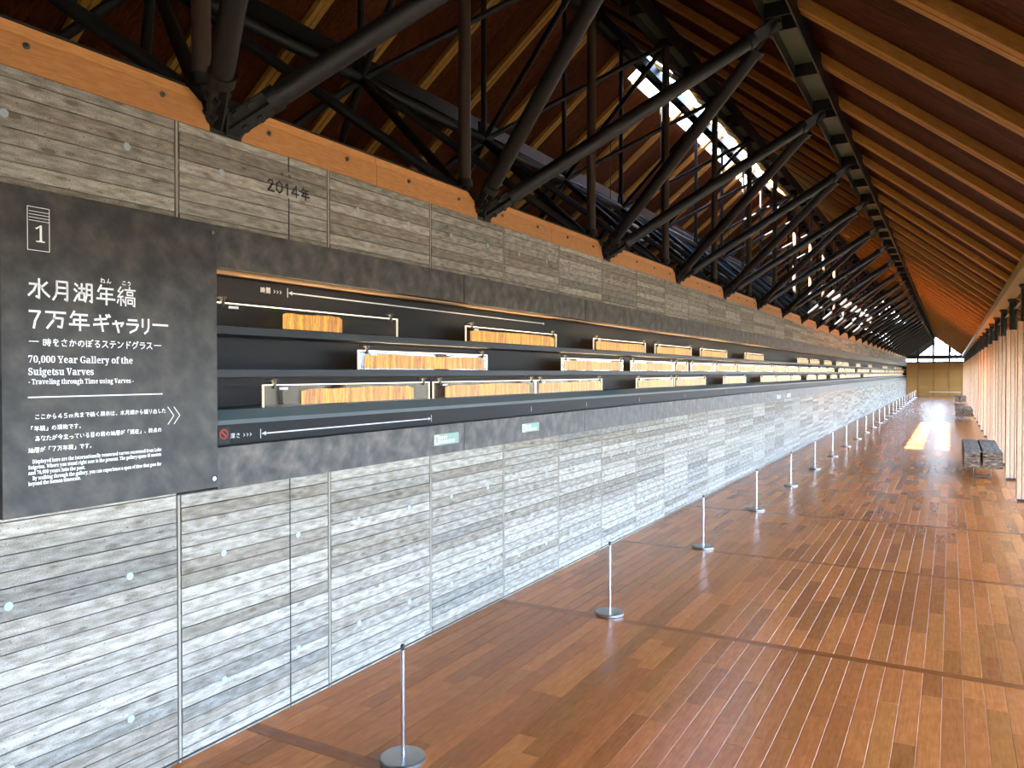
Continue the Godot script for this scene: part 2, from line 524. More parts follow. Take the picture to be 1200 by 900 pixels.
func latin(text: String, parent: Node, called: String, u: float, v: float, high: float, bold: bool, mat: Material, wide := 0.0) -> void:
	var f := SystemFont.new()
	f.font_names = PackedStringArray(["Droid Serif"])
	f.font_weight = 700 if bold else 400
	var tm := TextMesh.new()
	tm.font = f
	tm.text = text
	tm.font_size = 32
	tm.pixel_size = high / 23.0
	tm.depth = 0.0004
	tm.horizontal_alignment = HORIZONTAL_ALIGNMENT_LEFT
	tm.vertical_alignment = VERTICAL_ALIGNMENT_BOTTOM
	var o := put_mesh(tm, called, mat, parent)
	o.position = Vector3(u, v, 0.0012)
	if wide > 0.0:
		o.scale.x = wide / tm.get_aabb().size.x

# ------------------------------------------------------------------ light, sky, camera
func light_and_camera() -> void:
	var cam := Camera3D.new()
	cam.name = "camera"
	cam.fov = 52.571
	cam.near = 0.05
	cam.far = 400.0
	add_child(cam)
	var right := Vector3(0.87091264, 0.0, -0.49143786)
	var up := Vector3(-0.00715063, 0.99989414, -0.01267215)
	var back := right.cross(up)
	cam.transform = Transform3D(Basis(right, up, back).orthonormalized(), Vector3(0, EYE, 0))
	cam.current = true

	var sky_mat := ProceduralSkyMaterial.new()
	sky_mat.sky_top_color = Color(0.42, 0.58, 0.82)
	sky_mat.sky_horizon_color = Color(0.85, 0.925, 0.97)
	sky_mat.sky_curve = 0.2
	sky_mat.ground_bottom_color = Color(0.42, 0.42, 0.36)
	sky_mat.ground_horizon_color = Color(0.55, 0.58, 0.55)
	var sky := Sky.new()
	sky.sky_material = sky_mat
	var env := Environment.new()
	env.background_mode = Environment.BG_SKY
	env.sky = sky
	env.background_energy_multiplier = 7.2
	env.tonemap_mode = Environment.TONE_MAPPER_LINEAR
	env.tonemap_exposure = EXPOSURE
	env.sdfgi_enabled = true
	env.ssao_enabled = true
	env.ssil_enabled = true
	var we := WorldEnvironment.new()
	we.name = "world_environment"
	we.environment = env
	add_child(we)

	var sun := DirectionalLight3D.new()
	sun.name = "sun"
	sun.light_color = Color(1.0, 0.97, 0.93)
	sun.light_energy = 22.0
	sun.light_angular_distance = 0.5
	sun.shadow_enabled = true
	sun.sky_mode = DirectionalLight3D.SKY_MODE_LIGHT_ONLY
	add_child(sun)
	sun.look_at_from_position(Vector3.ZERO, Vector3(4.6, -7.4, -5.0), Vector3.UP)

# ------------------------------------------------------------------ the shell
func roof_y(x: float) -> float:
	return EAVE0 - PITCH * x if x > RIDGE_X else EAVE0 - PITCH * (2.0 * RIDGE_X - x)

func ground_and_floor() -> void:
	var g := MB.new()
	g.box(Vector3(0, -0.45, -30), Vector3(240, 0.3, 240))
	var go := put(g, "ground", M.grass)
	go.set_meta("kind", "structure")
	go.set_meta("label", "dry sunlit ground around the building")

	var fl := structure("floor", "polished reddish brown plank floor with narrow cross strips")
	var sub := MB.new()
	sub.box(P(-0.78, -0.16, (S_END + S_BACK) / 2), Vector3(4.1, 0.27, S_END - S_BACK))
	sub.box(P(-7.1, -0.16, (S_END + S_BACK) / 2), Vector3(7.6, 0.27, S_END - S_BACK))
	put(sub, "subfloor", M.subfloor, fl)
	# planks run along the hall between cross strips
	var bay := 2.277
	var strip_w := 0.075
	var planks := []
	var pw := 0.0925
	var base := Color(0.55, 0.185, 0.046)
	var k := -5
	while true:
		var s0 := 4.79 + bay * k
		if s0 > S_END:
			break
		# the cross strip, in pieces
		var x := -2.80
		while x < 1.24:
			var l := minf(rng.randf_range(1.0, 1.9), 1.25 - x)
			planks.append([x, x + l, s0 - strip_w / 2, s0 + strip_w / 2, tone(Color(0.34, 0.108, 0.028), 0.12), true])
			x += l
		var sa := s0 + strip_w / 2
		var sb := minf(s0 + bay - strip_w / 2, S_END)
		if sa < S_END:
			var r := 0
			while -2.80 + r * pw < 1.23:
				var xa := -2.80 + r * pw
				var ss := sa
				var first := true
				while ss < sb - 0.01:
					var l := rng.randf_range(0.35, 1.05)
					if first:
						l = rng.randf_range(0.2, 1.0)
					first = false
					if ss + l > sb - 0.2:
						l = sb - ss
					var cc := tone(base, 0.24)
					var red := rng.randf_range(0.92, 1.05)
					cc.g *= red
					planks.append([xa, xa + pw, ss, ss + l, cc, false])
					ss += l
				r += 1
		k += 1
	# the 300 that show largest become parts, the rest one joined part
	var right := Vector3(0.87091264, 0.0, -0.49143786)
	var fwd := Vector3(-0.49138583, -0.0145, -0.87082)
	var order := []
	for j in planks.size():
		var p: Array = planks[j]
		var c := Vector3((p[0] + p[1]) / 2, -EYE, -(p[2] + p[3]) / 2)
		var z := c.dot(fwd)
		var a := 0.0
		if z > 0.5:
			var sx := c.dot(right) / z
			var sy := c.y / z
			if absf(sx) < 0.68 and sy > -0.53:
				a = (p[1] - p[0]) * (p[3] - p[2]) / (z * z * z)
		order.append([a, j])
	order.sort_custom(func(p, q): return p[0] > q[0])
	var rest := MB.new()
	for o in order.size():
		var p: Array = planks[order[o][1]]
		var mb := rest if o >= 300 else MB.new()
		var across: bool = p[5]
		mb.box(P((p[0] + p[1]) / 2, -0.0125, (p[2] + p[3]) / 2), Vector3(p[1] - p[0] - 0.0008, 0.025, p[3] - p[2] - 0.0008), p[4], 0 if across else 2, Vector2(rng.randf() * 7, rng.randf() * 7), Basis(), 0.0016 if o < 300 or p[2] < 13.0 else 0.0)
		if o < 300:
			put(mb, "cross_strip" if across else "plank", M.floor, fl)
	var ro := put(rest, "far_planks", M.floor, fl)
	ro.set_meta("kind", "stuff")

func concrete_wall() -> void:
	var w := structure("wall_left", "board-marked concrete wall with round form-tie plugs and vertical joints")
	var core := MB.new()
	var mid := (S_END + S_BACK) / 2
	var len := S_END - S_BACK
	var back := WALL - 0.02
	core.box(P((back - 3.35) / 2, 0.56, mid), Vector3(back + 3.35, 1.12, len))
	core.box(P((back - 3.35) / 2, 2.465, mid), Vector3(back + 3.35, 0.414, len))
	core.box(P(-3.23, 1.69, mid), Vector3(0.24, 1.14, len))
	core.box(P((back - 3.35) / 2, 1.69, (S_BACK + 2.13) / 2), Vector3(back + 3.35, 1.14, 2.13 - S_BACK))
	put(core, "wall_core", M.joint, w)
	var beads := MB.new()
	var plugs: Array = []
	var rest := MB.new()
	var count := 0
	var first := -9
	var rh := 0.05635
	for j in range(first, 69):
		var s0 := 2.13 + 0.9 * j
		if s0 >= S_END - 0.05:
			break
		var s1 := minf(s0 + 0.9, S_END)
		var rows := []
		for r in 20:
			rows.append([r * rh - 0.006 if r else 0.0, minf((r + 1) * rh - 0.006, 1.121)])
		if j <= -1:
			for r in range(20, 40):
				rows.append([maxf(1.1215, r * rh - 0.006), minf((r + 1) * rh - 0.006, 2.2575)])
		for r in 8:
			rows.append([maxf(2.258, 2.238 + r * rh), minf(2.672, 2.238 + (r + 1) * rh)])
		var panel := Color(0.50, 0.486, 0.456)
		panel = tone(panel, 0.06)
		for r in rows:
			if r[1] - r[0] < 0.008:
				continue
			var c := panel
			var dice := rng.randf()
			if dice < 0.09:
				c = tone(Color(0.36, 0.358, 0.345), 0.14)
			elif dice < 0.26:
				c = tone(Color(0.39, 0.362, 0.322), 0.12)
			elif dice < 0.5:
				c = tone(Color(0.60, 0.586, 0.550), 0.06)
			else:
				c = tone(c, 0.12)
			var proud := rng.randf_range(-0.0016, 0.0016)
			var near: bool = j >= -1 and count < 300 and not (j == -1 and r[0] > 1.12 and r[1] < 2.258)
			var mb := MB.new() if near else rest
			mb.box(P(WALL - 0.0125 + proud, (r[0] + r[1]) / 2, (s0 + s1) / 2), Vector3(0.025, r[1] - r[0] - 0.0032, s1 - s0 - 0.024), c, 2, Vector2(rng.randf() * 9, rng.randf() * 9), Basis(), 0.0012)
			if near:
				put(mb, "form_board", M.concrete, w)
				count += 1
		# the vertical joint: a rough bead standing in the gap
		beads.box(P(WALL - 0.010, 0.56, s0), Vector3(0.02, 1.12, 0.010))
		beads.box(P(WALL - 0.010, 2.465, s0), Vector3(0.02, 0.414, 0.010))
		if j <= -1:
			beads.box(P(WALL - 0.010, 1.69, s0), Vector3(0.02, 1.136, 0.010))
		for q in [0.225, 0.675]:
			for hh in [0.272, 0.834, 2.508]:
				if s0 + q < S_END:
					plugs.append(Vector2(s0 + q, hh))
	var ro := put(rest, "far_form_boards", M.concrete, w)
	ro.set_meta("kind", "stuff")
	put(beads, "joint_beads", M.joint_bead, w)
	var plug := MB.new()
	plug.tube(Vector3(-0.02, 0, 0), Vector3(0.003, 0, 0), 0.0165, 0.0150, 16)
	var pm := plug.mesh()
	var far_plugs := MB.new()
	var n := 0
	for p in plugs:
		if p.x > -1.0 and n < 120:
			var o := put_mesh(pm, "tie_plug", M.plug, w)
			o.position = P(WALL, p.y, p.x)
			n += 1
		else:
			far_plugs.tube(P(WALL - 0.02, p.y, p.x), P(WALL + 0.003, p.y, p.x), 0.0165, 0.015, 10)
	var fo := put(far_plugs, "far_tie_plugs", M.plug, w)
	fo.set_meta("kind", "stuff")
	# inlaid time line under the year, and the year itself
	var mk := MB.new()
	mk.box(P(WALL + 0.0012, 0.56, 2.753), Vector3(0.003, 1.12, 0.0042))
	mk.box(P(WALL + 0.0012, 2.365, 2.753), Vector3(0.003, 0.215, 0.0042))
	mk.box(P(WALL + 0.0012, 2.635, 2.753), Vector3(0.003, 0.07, 0.0042))
	put(mk, "time_line", M.shelf, w)
	var yr := MB.new()
	draw_text(yr, "2014", 0.0, 0.0, 0.052, 0.062, 0.0085)
	draw_char(yr, "年", 0.222, 0.0, 0.062, 0.062, 0.008)
	var yo := put(yr, "year_lettering", M.black_print, w)
	yo.transform = Transform3D(Basis(Vector3(0, 0, -1), Vector3.UP, Vector3(1, 0, 0)), P(WALL + 0.004, 2.482, 2.607))
	var ym := MB.new()
	draw_char(ym, "今", 0.09, 0.085, 0.02, 0.02, 0.003)
	draw_char(ym, "年", 0.14, 0.085, 0.02, 0.02, 0.003)
	var yo2 := put(ym, "small_lettering", M.black_print, w)
	yo2.transform = yo.transform

# timber sill pieces on top of the concrete wall between the truss feet
func wall_plates() -> void:
	var bolt := MB.new()
	bolt.tube(Vector3(-0.01, 0, 0), Vector3(0.006, 0, 0), 0.013, 0.012, 12)
	bolt.tube(Vector3(0.006, 0, 0), Vector3(0.013, 0, 0), 0.007, 0.006, 8)
	var bm := bolt.mesh()
	for k in range(-3, 28):
		var a := NODE0 + BAY * k
		var b := a + BAY
		if a > S_END - 1.0:
			break
		b = minf(b, S_END)
		var t := thing("sill_timber", "orange-brown laminated timber sill on the concrete wall between two truss feet", "timber", P(-2.95, 2.672, (a + b) / 2), "timber sills along the wall top")
		var h := (b - a) / 2
		var col := tone(Color(0.62, 0.30, 0.105), 0.07)
		for half in 2:
			var mb := MB.new()
			var poly := PackedVector2Array()
			var m0 := -0.055 + 0.0012
			if half == 0:
				poly = PackedVector2Array([Vector2(-h + 0.075, 0), Vector2(m0 - 0.0012, 0), Vector2(m0 - 0.0012, 0.116), Vector2(-h + 0.175, 0.116)])
			else:
				poly = PackedVector2Array([Vector2(m0 + 0.0012, 0), Vector2(h - 0.075, 0), Vector2(h - 0.13, 0.116), Vector2(m0 + 0.0012, 0.116)])
			mb.prism(poly, Vector3(-0.15, 0, 0), Vector3(0, 0, -1), Vector3.UP, Vector3(1, 0, 0), 0.307, col, Vector2(rng.randf() * 5, rng.randf() * 5))
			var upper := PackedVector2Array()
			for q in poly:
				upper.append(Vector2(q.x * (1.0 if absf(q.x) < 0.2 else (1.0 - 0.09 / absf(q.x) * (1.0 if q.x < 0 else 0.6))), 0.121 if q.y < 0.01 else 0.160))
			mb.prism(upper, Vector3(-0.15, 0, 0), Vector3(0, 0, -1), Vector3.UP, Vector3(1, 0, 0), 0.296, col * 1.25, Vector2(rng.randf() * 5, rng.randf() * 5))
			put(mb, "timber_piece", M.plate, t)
		var cap := MB.new()
		cap.box(Vector3(-0.0, 0.165, 0), Vector3(0.30, 0.009, 2 * h - 0.40))
		put(cap, "flashing", M.steel, t)
		for q in [0.25, 0.79, 1.33, 1.865]:
			if q < b - a - 0.1:
				var o := put_mesh(bm, "bolt", M.bolt, t)
				o.position = Vector3(0.157, 0.088 if q != 0.25 else 0.08, h - q)

func display_case() -> void:
	var s0 := 2.297
	var t := thing("display_case", "long dark display case with three stepped shelves recessed in the concrete wall", "display case", P(-3.1, 1.12, (s0 + S_END) / 2))
	var o := -t.position
	var L := S_END - s0 - 0.05
	var mid := (s0 + S_END) / 2
	# fascia panels above and below the opening
	var k := 0
	while true:
		var a := 2.338 + 1.925 * k - (0.04 if k == 0 else 0.0)
		if a > S_END - 0.1:
			break
		var b := minf(2.338 + 1.925 * (k + 1), S_END - 0.05)
		for q in [[2.087, 2.268], [1.122, 1.306]]:
			var mb := MB.new()
			mb.box(o + P(-2.778, (q[0] + q[1]) / 2, (a + b) / 2), Vector3(0.030, q[1] - q[0], b - a - 0.006), tone(Color(0.120, 0.113, 0.112), 0.07), 2, Vector2(rng.randf() * 5, rng.randf() * 5), Basis(), 0.0015)
			put(mb, "fascia_panel", M.slate, t)
		k += 1
	# backs, shelves and riser
	var backs := [[1.841, 2.087, -3.02], [1.649, 1.80, -3.02], [1.465, 1.608, -3.02]]
	for b in backs:
		var mb := MB.new()
		mb.box(o + P(b[2] - 0.01, (b[0] + b[1]) / 2, mid), Vector3(0.02, b[1] - b[0], L))
		put(mb, "back_panel", M.case, t)
	for h in [1.84, 1.648]:
		var mb := MB.new()
		mb.box(o + P(-2.92, h - 0.02, mid), Vector3(0.24, 0.038, L), Color.WHITE, 2, Vector2.ZERO, Basis(), 0.002)
		put(mb, "shelf", M.shelf, t)
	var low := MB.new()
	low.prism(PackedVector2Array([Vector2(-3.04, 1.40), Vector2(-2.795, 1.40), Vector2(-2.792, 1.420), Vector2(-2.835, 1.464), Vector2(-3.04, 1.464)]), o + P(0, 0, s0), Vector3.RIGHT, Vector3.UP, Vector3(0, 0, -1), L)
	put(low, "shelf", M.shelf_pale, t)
	var ri := MB.new()
	ri.box(o + P(-2.835, 1.355, mid), Vector3(0.02, 0.10, L))
	put(ri, "riser", M.case, t)
	var sill := MB.new()
	sill.box(o + P(-2.95, 1.30, mid), Vector3(0.30, 0.012, L))
	put(sill, "sill", M.case, t)
	var top := MB.new()
	top.box(o + P(-2.91, 2.10, mid), Vector3(0.23, 0.02, L))
	put(top, "head_panel", M.case, t)
	var br := MB.new()
	br.box(o + P(-2.855, 2.083, mid), Vector3(0.05, 0.012, L))
	br.box(o + P(-2.815, 2.080, mid), Vector3(0.012, 0.008, L))
	put(br, "head_strip", M.bronze, t)
	var en := MB.new()
	en.box(o + P(-2.91, 1.69, S_END - 0.06), Vector3(0.23, 0.78, 0.03))
	en.box(o + P(-2.91, 1.69, s0 - 0.012), Vector3(0.23, 0.78, 0.02))
	put(en, "end_panel", M.case, t)
	# printed time scale along the back and the depth scale along the riser
	var pr := MB.new()
	draw_text(pr, "時間", 0.0, 0.0, 0.036, 0.030, 0.0038)
	draw_text(pr, ">>>", 0.085, 0.004, 0.021, 0.018, 0.003)
	stroke(pr, [Vector2(0.183, -0.008), Vector2(0.183, 0.038)], 0.0045)
	stroke(pr, [Vector2(0.195, 0.015), Vector2(3.12, 0.015)], 0.0065)
	pr.tri(Vector3(0.190, 0.015, 0), Vector3(0.216, 0.004, 0), Vector3(0.216, 0.026, 0))
	pr.tri(Vector3(3.13, 0.015, 0), Vector3(3.10, 0.026, 0), Vector3(3.10, 0.004, 0))
	var po := put(pr, "time_scale_print", M.print_grey, t)
	po.transform = Transform3D(Basis(Vector3(0, 0, -1), Vector3.UP, Vector3(1, 0, 0)), o + P(-3.0165, 2.032, 2.78))
	var pd := MB.new()
	draw_text(pd, "深さ", 0.115, -0.012, 0.030, 0.024, 0.003)
	draw_text(pd, ">>>", 0.185, -0.008, 0.019, 0.016, 0.0026)
	stroke(pd, [Vector2(0.29, -0.022), Vector2(0.29, 0.02)], 0.004)
	stroke(pd, [Vector2(0.30, -0.001), Vector2(1.66, -0.001)], 0.006)
	stroke(pd, [Vector2(1.67, -0.02), Vector2(1.67, 0.02)], 0.004)
	pd.tri(Vector3(0.297, -0.001, 0), Vector3(0.322, -0.011, 0), Vector3(0.322, 0.009, 0))
	pd.tri(Vector3(1.664, -0.001, 0), Vector3(1.64, 0.009, 0), Vector3(1.64, -0.011, 0))
	var qo := put(pd, "depth_scale_print", M.print_grey, t)
	qo.transform = Transform3D(Basis(Vector3(0, 0, -1), Vector3.UP, Vector3(1, 0, 0)), o + P(-2.824, 1.345, 2.31))
	for q in [3.0, 4.05, 5.4, 7.0, 9.0]:
		var tk := MB.new()
		stroke(tk, [Vector2(q, -0.012), Vector2(q, 0.02)], 0.006)
		put(tk, "tick_mark", M.print_grey, t).transform = qo.transform
	# small prohibition sticker at the start of the riser
	var st := MB.new()
	st.box(Vector3(0.0, 0, 0), Vector3(0.062, 0.075, 0.002))
	var so := put(st, "sticker", M.dark, t)
	so.transform = Transform3D(Basis(Vector3(0, 0, -1), Vector3.UP, Vector3(1, 0, 0)), o + P(-2.822, 1.348, 2.385))
	var ring := MB.new()
	var pts := []
	for a in 17:
		pts.append(Vector2(cos(TAU * a / 16), sin(TAU * a / 16)) * 0.020 + Vector2(0, 0.008))
	stroke(ring, pts, 0.007, 0.0016)
	stroke(ring, [Vector2(-0.014, 0.022), Vector2(0.014, -0.006)], 0.006, 0.0016)
	put(ring, "prohibition_ring", M.red, so)

func varve_slides() -> void:
	var r1 := [[2.345, 3.691], [4.436, 5.826], [6.601, 8.0], [8.31, 9.70], [10.1, 11.5], [12.65, 14.05], [17.55, 18.95], [19.3, 20.7], [21.6, 23.0], [24.1, 25.5], [25.7, 27.1], [29.4, 30.8], [34.1, 35.5], [41.5, 42.9], [43.2, 44.6], [50.5, 51.9], [53.0, 54.4], [56.0, 57.4]]
	var r2 := [[3.337, 4.717], [5.926, 7.338], [7.556, 8.959], [9.0, 9.55], [9.664, 10.80], [10.85, 12.03], [12.08, 13.45], [13.5, 14.8], [14.85, 16.25], [16.3, 17.6]]
	var r3 := [[2.65, 4.015], [4.053, 5.452], [5.458, 6.805], [7.721, 8.959], [9.015, 10.362], [11.3, 12.7], [13.85, 15.22], [15.3, 16.67], [16.8, 17.95], [18.8, 20.2], [20.5, 21.95], [22.8, 24.2]]
	var s := 17.75
	while s < 60.0:
		r2.append([s, s + 1.4])
		s += 1.48 + (0.9 if rng.randf() < 0.12 else 0.0)
	s = 24.9
	while s < 60.0:
		r3.append([s, s + 1.4])
		s += 1.50 + (1.2 if rng.randf() < 0.15 else 0.0)
	var shelf_y := [1.8405, 1.6485, 1.4645]
	var names := ["top", "middle", "bottom"]
	var rows := [r1, r2, r3]
	for row in 3:
		for j in rows[row].size():
			var a: float = rows[row][j][0]
			var b: float = rows[row][j][1]
			var label := "edge-lit glass slide of amber striped sediment on the %s shelf of the display case" % names[row]
			var group := "lit sediment slides on the %s shelf" % names[row]
			if row == 0 and j == 0:
				label = "long lit glass slide with one short amber block in its middle, top shelf"
				group = ""
			elif row == 1 and j == 3:
				label = "shortest lit amber slide, on the middle shelf of the display case"
				group = ""
			slide(a, b, shelf_y[row], row, j, label, group)

func slide(a: float, b: float, y: float, row: int, j: int, label: String, group: String) -> void:
	var x := -2.865
	var L := b - a
	var H := 0.104
	var t := thing("sediment_slide", label, "glass slide", P(x, y, (a + b) / 2), group)
	var far := a > 26.0
	var gl := MB.new()
	gl.box(Vector3(0, H / 2, 0), Vector3(0.010, H, L - 0.012), Color.WHITE, 2)
	put(gl, "glass", M.slide_glass, t)
	# the mounted section, seen glowing through the glass
	var va := -L / 2 + 0.05
	var vb := L / 2 - 0.05
	var h0 := 0.006
	var h1 := 0.086
	if row == 0 and j == 0:
		va = 2.776 - (a + b) / 2
		vb = 3.204 - (a + b) / 2
	elif row == 2 and j == 0:
		va += 0.20
		vb -= 0.12
	elif row == 2 and j == 1:
		va += 0.08
		vb -= 0.06
	var mb := MB.new()
	var r := RandomNumberGenerator.new()
	r.seed = row * 100 + j * 7 + 3
	var u0 := r.randf() * 5.0
	var n := 16 if not far else 4
	for k in n:
		var q0 := float(k) / n
		var q1 := float(k + 1) / n
		var w := func(q: float) -> float: return h1 + 0.003 * sin(q * 7.0 + u0) + 0.0015 * sin(q * 31.0 + u0) - (0.012 if q < 0.01 or q > 0.99 else 0.0)
		var za := -(va + (vb - va) * q0)
		var zb := -(va + (vb - va) * q1)
		var l0: float = w.call(q0)
		var l1: float = w.call(q1)
		mb.quad(Vector3(0.0062, h0, za), Vector3(0.0062, h0, zb), Vector3(0.0062, l1, zb), Vector3(0.0062, l0, za), Color.WHITE, [Vector2(u0 - za * 0.7, 0.95), Vector2(u0 - zb * 0.7, 0.95), Vector2(u0 - zb * 0.7, 0.05), Vector2(u0 - za * 0.7, 0.05)])
		mb.quad(Vector3(0.0062, l0, za), Vector3(0.0062, l1, zb), Vector3(0.0052, l1, zb), Vector3(0.0052, l0, za), Color.WHITE, [Vector2(u0, 0), Vector2(u0, 0), Vector2(u0, 0), Vector2(u0, 0)])
	put(mb, "sediment_section", M.varve, t)
	var led := MB.new()
	led.box(Vector3(0, H + 0.002, 0), Vector3(0.008, 0.004, L))
	put(led, "led_strip", M.led, t)
	var ed := MB.new()
	for e in [-1.0, 1.0]:
		ed.box(Vector3(0, H / 2, e * (L / 2 - 0.003)), Vector3(0.011, H, 0.004))
	put(ed, "glowing_edge", M.edge, t)
	if far:
		return
	for e in [-1.0, 1.0]:
		var c := MB.new()
		var z: float = e * (L / 2 - 0.07)
		c.box(Vector3(0.004, H + 0.004, z), Vector3(0.022, 0.040, 0.013), Color.WHITE, 2, Vector2.ZERO, Basis(), 0.002)
		c.box(Vector3(-0.010, H + 0.027, z), Vector3(0.05, 0.010, 0.034), Color.WHITE, 2, Vector2.ZERO, Basis(), 0.002)
		put(c, "clamp", M.clamp, t)
	var lab := MB.new()
	lab.box(Vector3(0.006, H - 0.016, L / 2 - 0.13), Vector3(0.002, 0.012, 0.055))
	put(lab, "name_strip", M.print_grey, t)
	if a < 16.0:
		var al := AreaLight3D.new()
		al.name = "led_light"
		al.area_size = Vector2(L, 0.008)
		al.light_color = Color(1.0, 0.86, 0.66)
		al.light_energy = 0.32 * lit * L
		al.area_range = 8.0
		al.shadow_enabled = true
		t.add_child(al)
		al.transform = Transform3D(Basis(Vector3(0, 0, -1), Vector3(-1, 0, 0), Vector3(0, -1, 0)), Vector3(0, H + 0.008, 0))

func title_panel() -> void:
	var s0 := 1.412
	var t := thing("title_panel", "tall dark mottled title panel with white Japanese and English lettering", "sign", P(-2.742, 1.139, s0))
	t.basis = Basis(Vector3(0, 0, -1), Vector3.UP, Vector3(1, 0, 0))
	var mb := MB.new()
	mb.box(Vector3(0.4375, 0.5615, -0.0175), Vector3(0.872, 1.123, 0.035), Color(0.072, 0.068, 0.069), 0, Vector2(0.2, 0.7), Basis(), 0.0012)
	put(mb, "panel", M.slate, t)
	var su := func(x: float) -> float: return x - s0
	var hv := func(y: float) -> float: return y - 1.139
	var w := 0.0006
	# section number in its frame
	var ic := MB.new()
	stroke(ic, [Vector2(0.089, 0.912), Vector2(0.163, 0.912), Vector2(0.163, 1.060), Vector2(0.089, 1.060), Vector2(0.089, 0.912)], 0.0022)
	for q in 4:
		var yy := 1.045 - q * 0.0105
		stroke(ic, [Vector2(0.094, yy), Vector2(0.163, yy)], 0.0018)
	var io := put(ic, "number_frame", M.white, t)
	io.position.z = w
	latin("1", t, "number", 0.110, 0.922, 0.056, false, M.white, 0.032)
	# title lines
	var l1 := MB.new()
	for q in [["水", 1.498, 1.578], ["月", 1.582, 1.650], ["湖", 1.659, 1.733], ["年", 1.742, 1.820], ["縞", 1.824, 1.905]]:
		draw_char(l1, q[0], su.call(q[1]), hv.call(1.882), q[2] - q[1], 0.076, 0.0075 if q[0] != "縞" else 0.0058)
	for q in [["7", 1.500, 1.548, 0.068], ["万", 1.555, 1.634, 0.070], ["年", 1.639, 1.719, 0.072], ["ギ", 1.728, 1.799, 0.066], ["ャ", 1.796, 1.858, 0.064], ["ラ", 1.858, 1.920, 0.058], ["リ", 1.918, 1.972, 0.062], ["ー", 1.972, 2.048, 0.070]]:
		draw_char(l1, q[0], su.call(q[1]), hv.call(1.782 if q[0] != "ー" else 1.786), q[2] - q[1], q[3], 0.0078)
	var lo := put(l1, "title_lettering", M.white, t)
	lo.position.z = w
	var l2 := MB.new()
	draw_text(l2, "ねん", su.call(1.760), hv.call(1.962), 0.024, 0.020, 0.0026)
	draw_text(l2, "こう", su.call(1.846), hv.call(1.962), 0.021, 0.018, 0.0026)
	draw_char(l2, "－", su.call(1.497), hv.call(1.722), 0.044, 0.034, 0.003)
	draw_text(l2, "時をさかのぼるステンドグラス", su.call(1.549), hv.call(1.722), 0.0306, 0.0285, 0.0035)
	draw_char(l2, "－", su.call(1.975), hv.call(1.722), 0.044, 0.034, 0.003)
	var so := put(l2, "subtitle_lettering", M.white, t)
	so.position.z = w
	latin("70,000 Year Gallery of the", t, "english_lettering", su.call(1.499), hv.call(1.657), 0.0235, true, M.white, 0.388)
	latin("Suigetsu Varves", t, "english_lettering", su.call(1.498), hv.call(1.614), 0.0235, true, M.white, 0.232)
	latin("- Traveling through Time using Varves -", t, "english_lettering", su.call(1.499), hv.call(1.585), 0.017, true, M.white, 0.392)
	var ln := MB.new()
	stroke(ln, [Vector2(su.call(1.499), hv.call(1.546)), Vector2(su.call(2.017), hv.call(1.546))], 0.0042)
	for q in [0.0, 0.028]:
		stroke(ln, [Vector2(su.call(2.042 + q), hv.call(1.492)), Vector2(su.call(2.069 + q), hv.call(1.457)), Vector2(su.call(2.042 + q), hv.call(1.423))], 0.0028)
	var no := put(ln, "rule_and_arrows", M.white, t)
	no.position.z = w
	var bd := MB.new()
	var body := [["ここから45m先まで続く展示は、水月湖から掘り出した", 1.519, 1.471], ["「年縞」の現物です。", 1.497, 1.431], ["あなたが今立っている目の前の地層が「現在」、終点の", 1.519, 1.396], ["地層が「7万年前」です。", 1.497, 1.357]]
	for q in body:
		draw_text(bd, q[0], su.call(q[1]), hv.call(q[2] - 0.002), 0.0198, 0.0185, 0.0023)
	var bo := put(bd, "body_lettering", M.white, t)
	bo.position.z = w
	latin("Displayed here are the internationally renowned varves recovered from Lake", t, "small_lettering", su.call(1.510), hv.call(1.314), 0.0125, true, M.white, 0.500)
	latin("Suigetsu. Where you stand right now is the present. The gallery spans 45 meters", t, "small_lettering", su.call(1.496), hv.call(1.295), 0.0125, true, M.white, 0.513)
	latin("and 70,000 years into the past.", t, "small_lettering", su.call(1.496), hv.call(1.276), 0.0125, true, M.white, 0.200)
	latin("By walking through the gallery, you can experience a span of time that goes far", t, "small_lettering", su.call(1.510), hv.call(1.257), 0.0125, true, M.white, 0.500)
	latin("beyond the human timescale.", t, "small_lettering", su.call(1.496), hv.call(1.239), 0.0125, true, M.white, 0.184)
	for y in [1.178, 2.225]:
		var sc := MB.new()
		sc.tube(Vector3(0.850, y - 1.139, -0.002), Vector3(0.850, y - 1.139, 0.007), 0.010, 0.009, 16)
		put(sc, "screw_head", M.chrome, t)

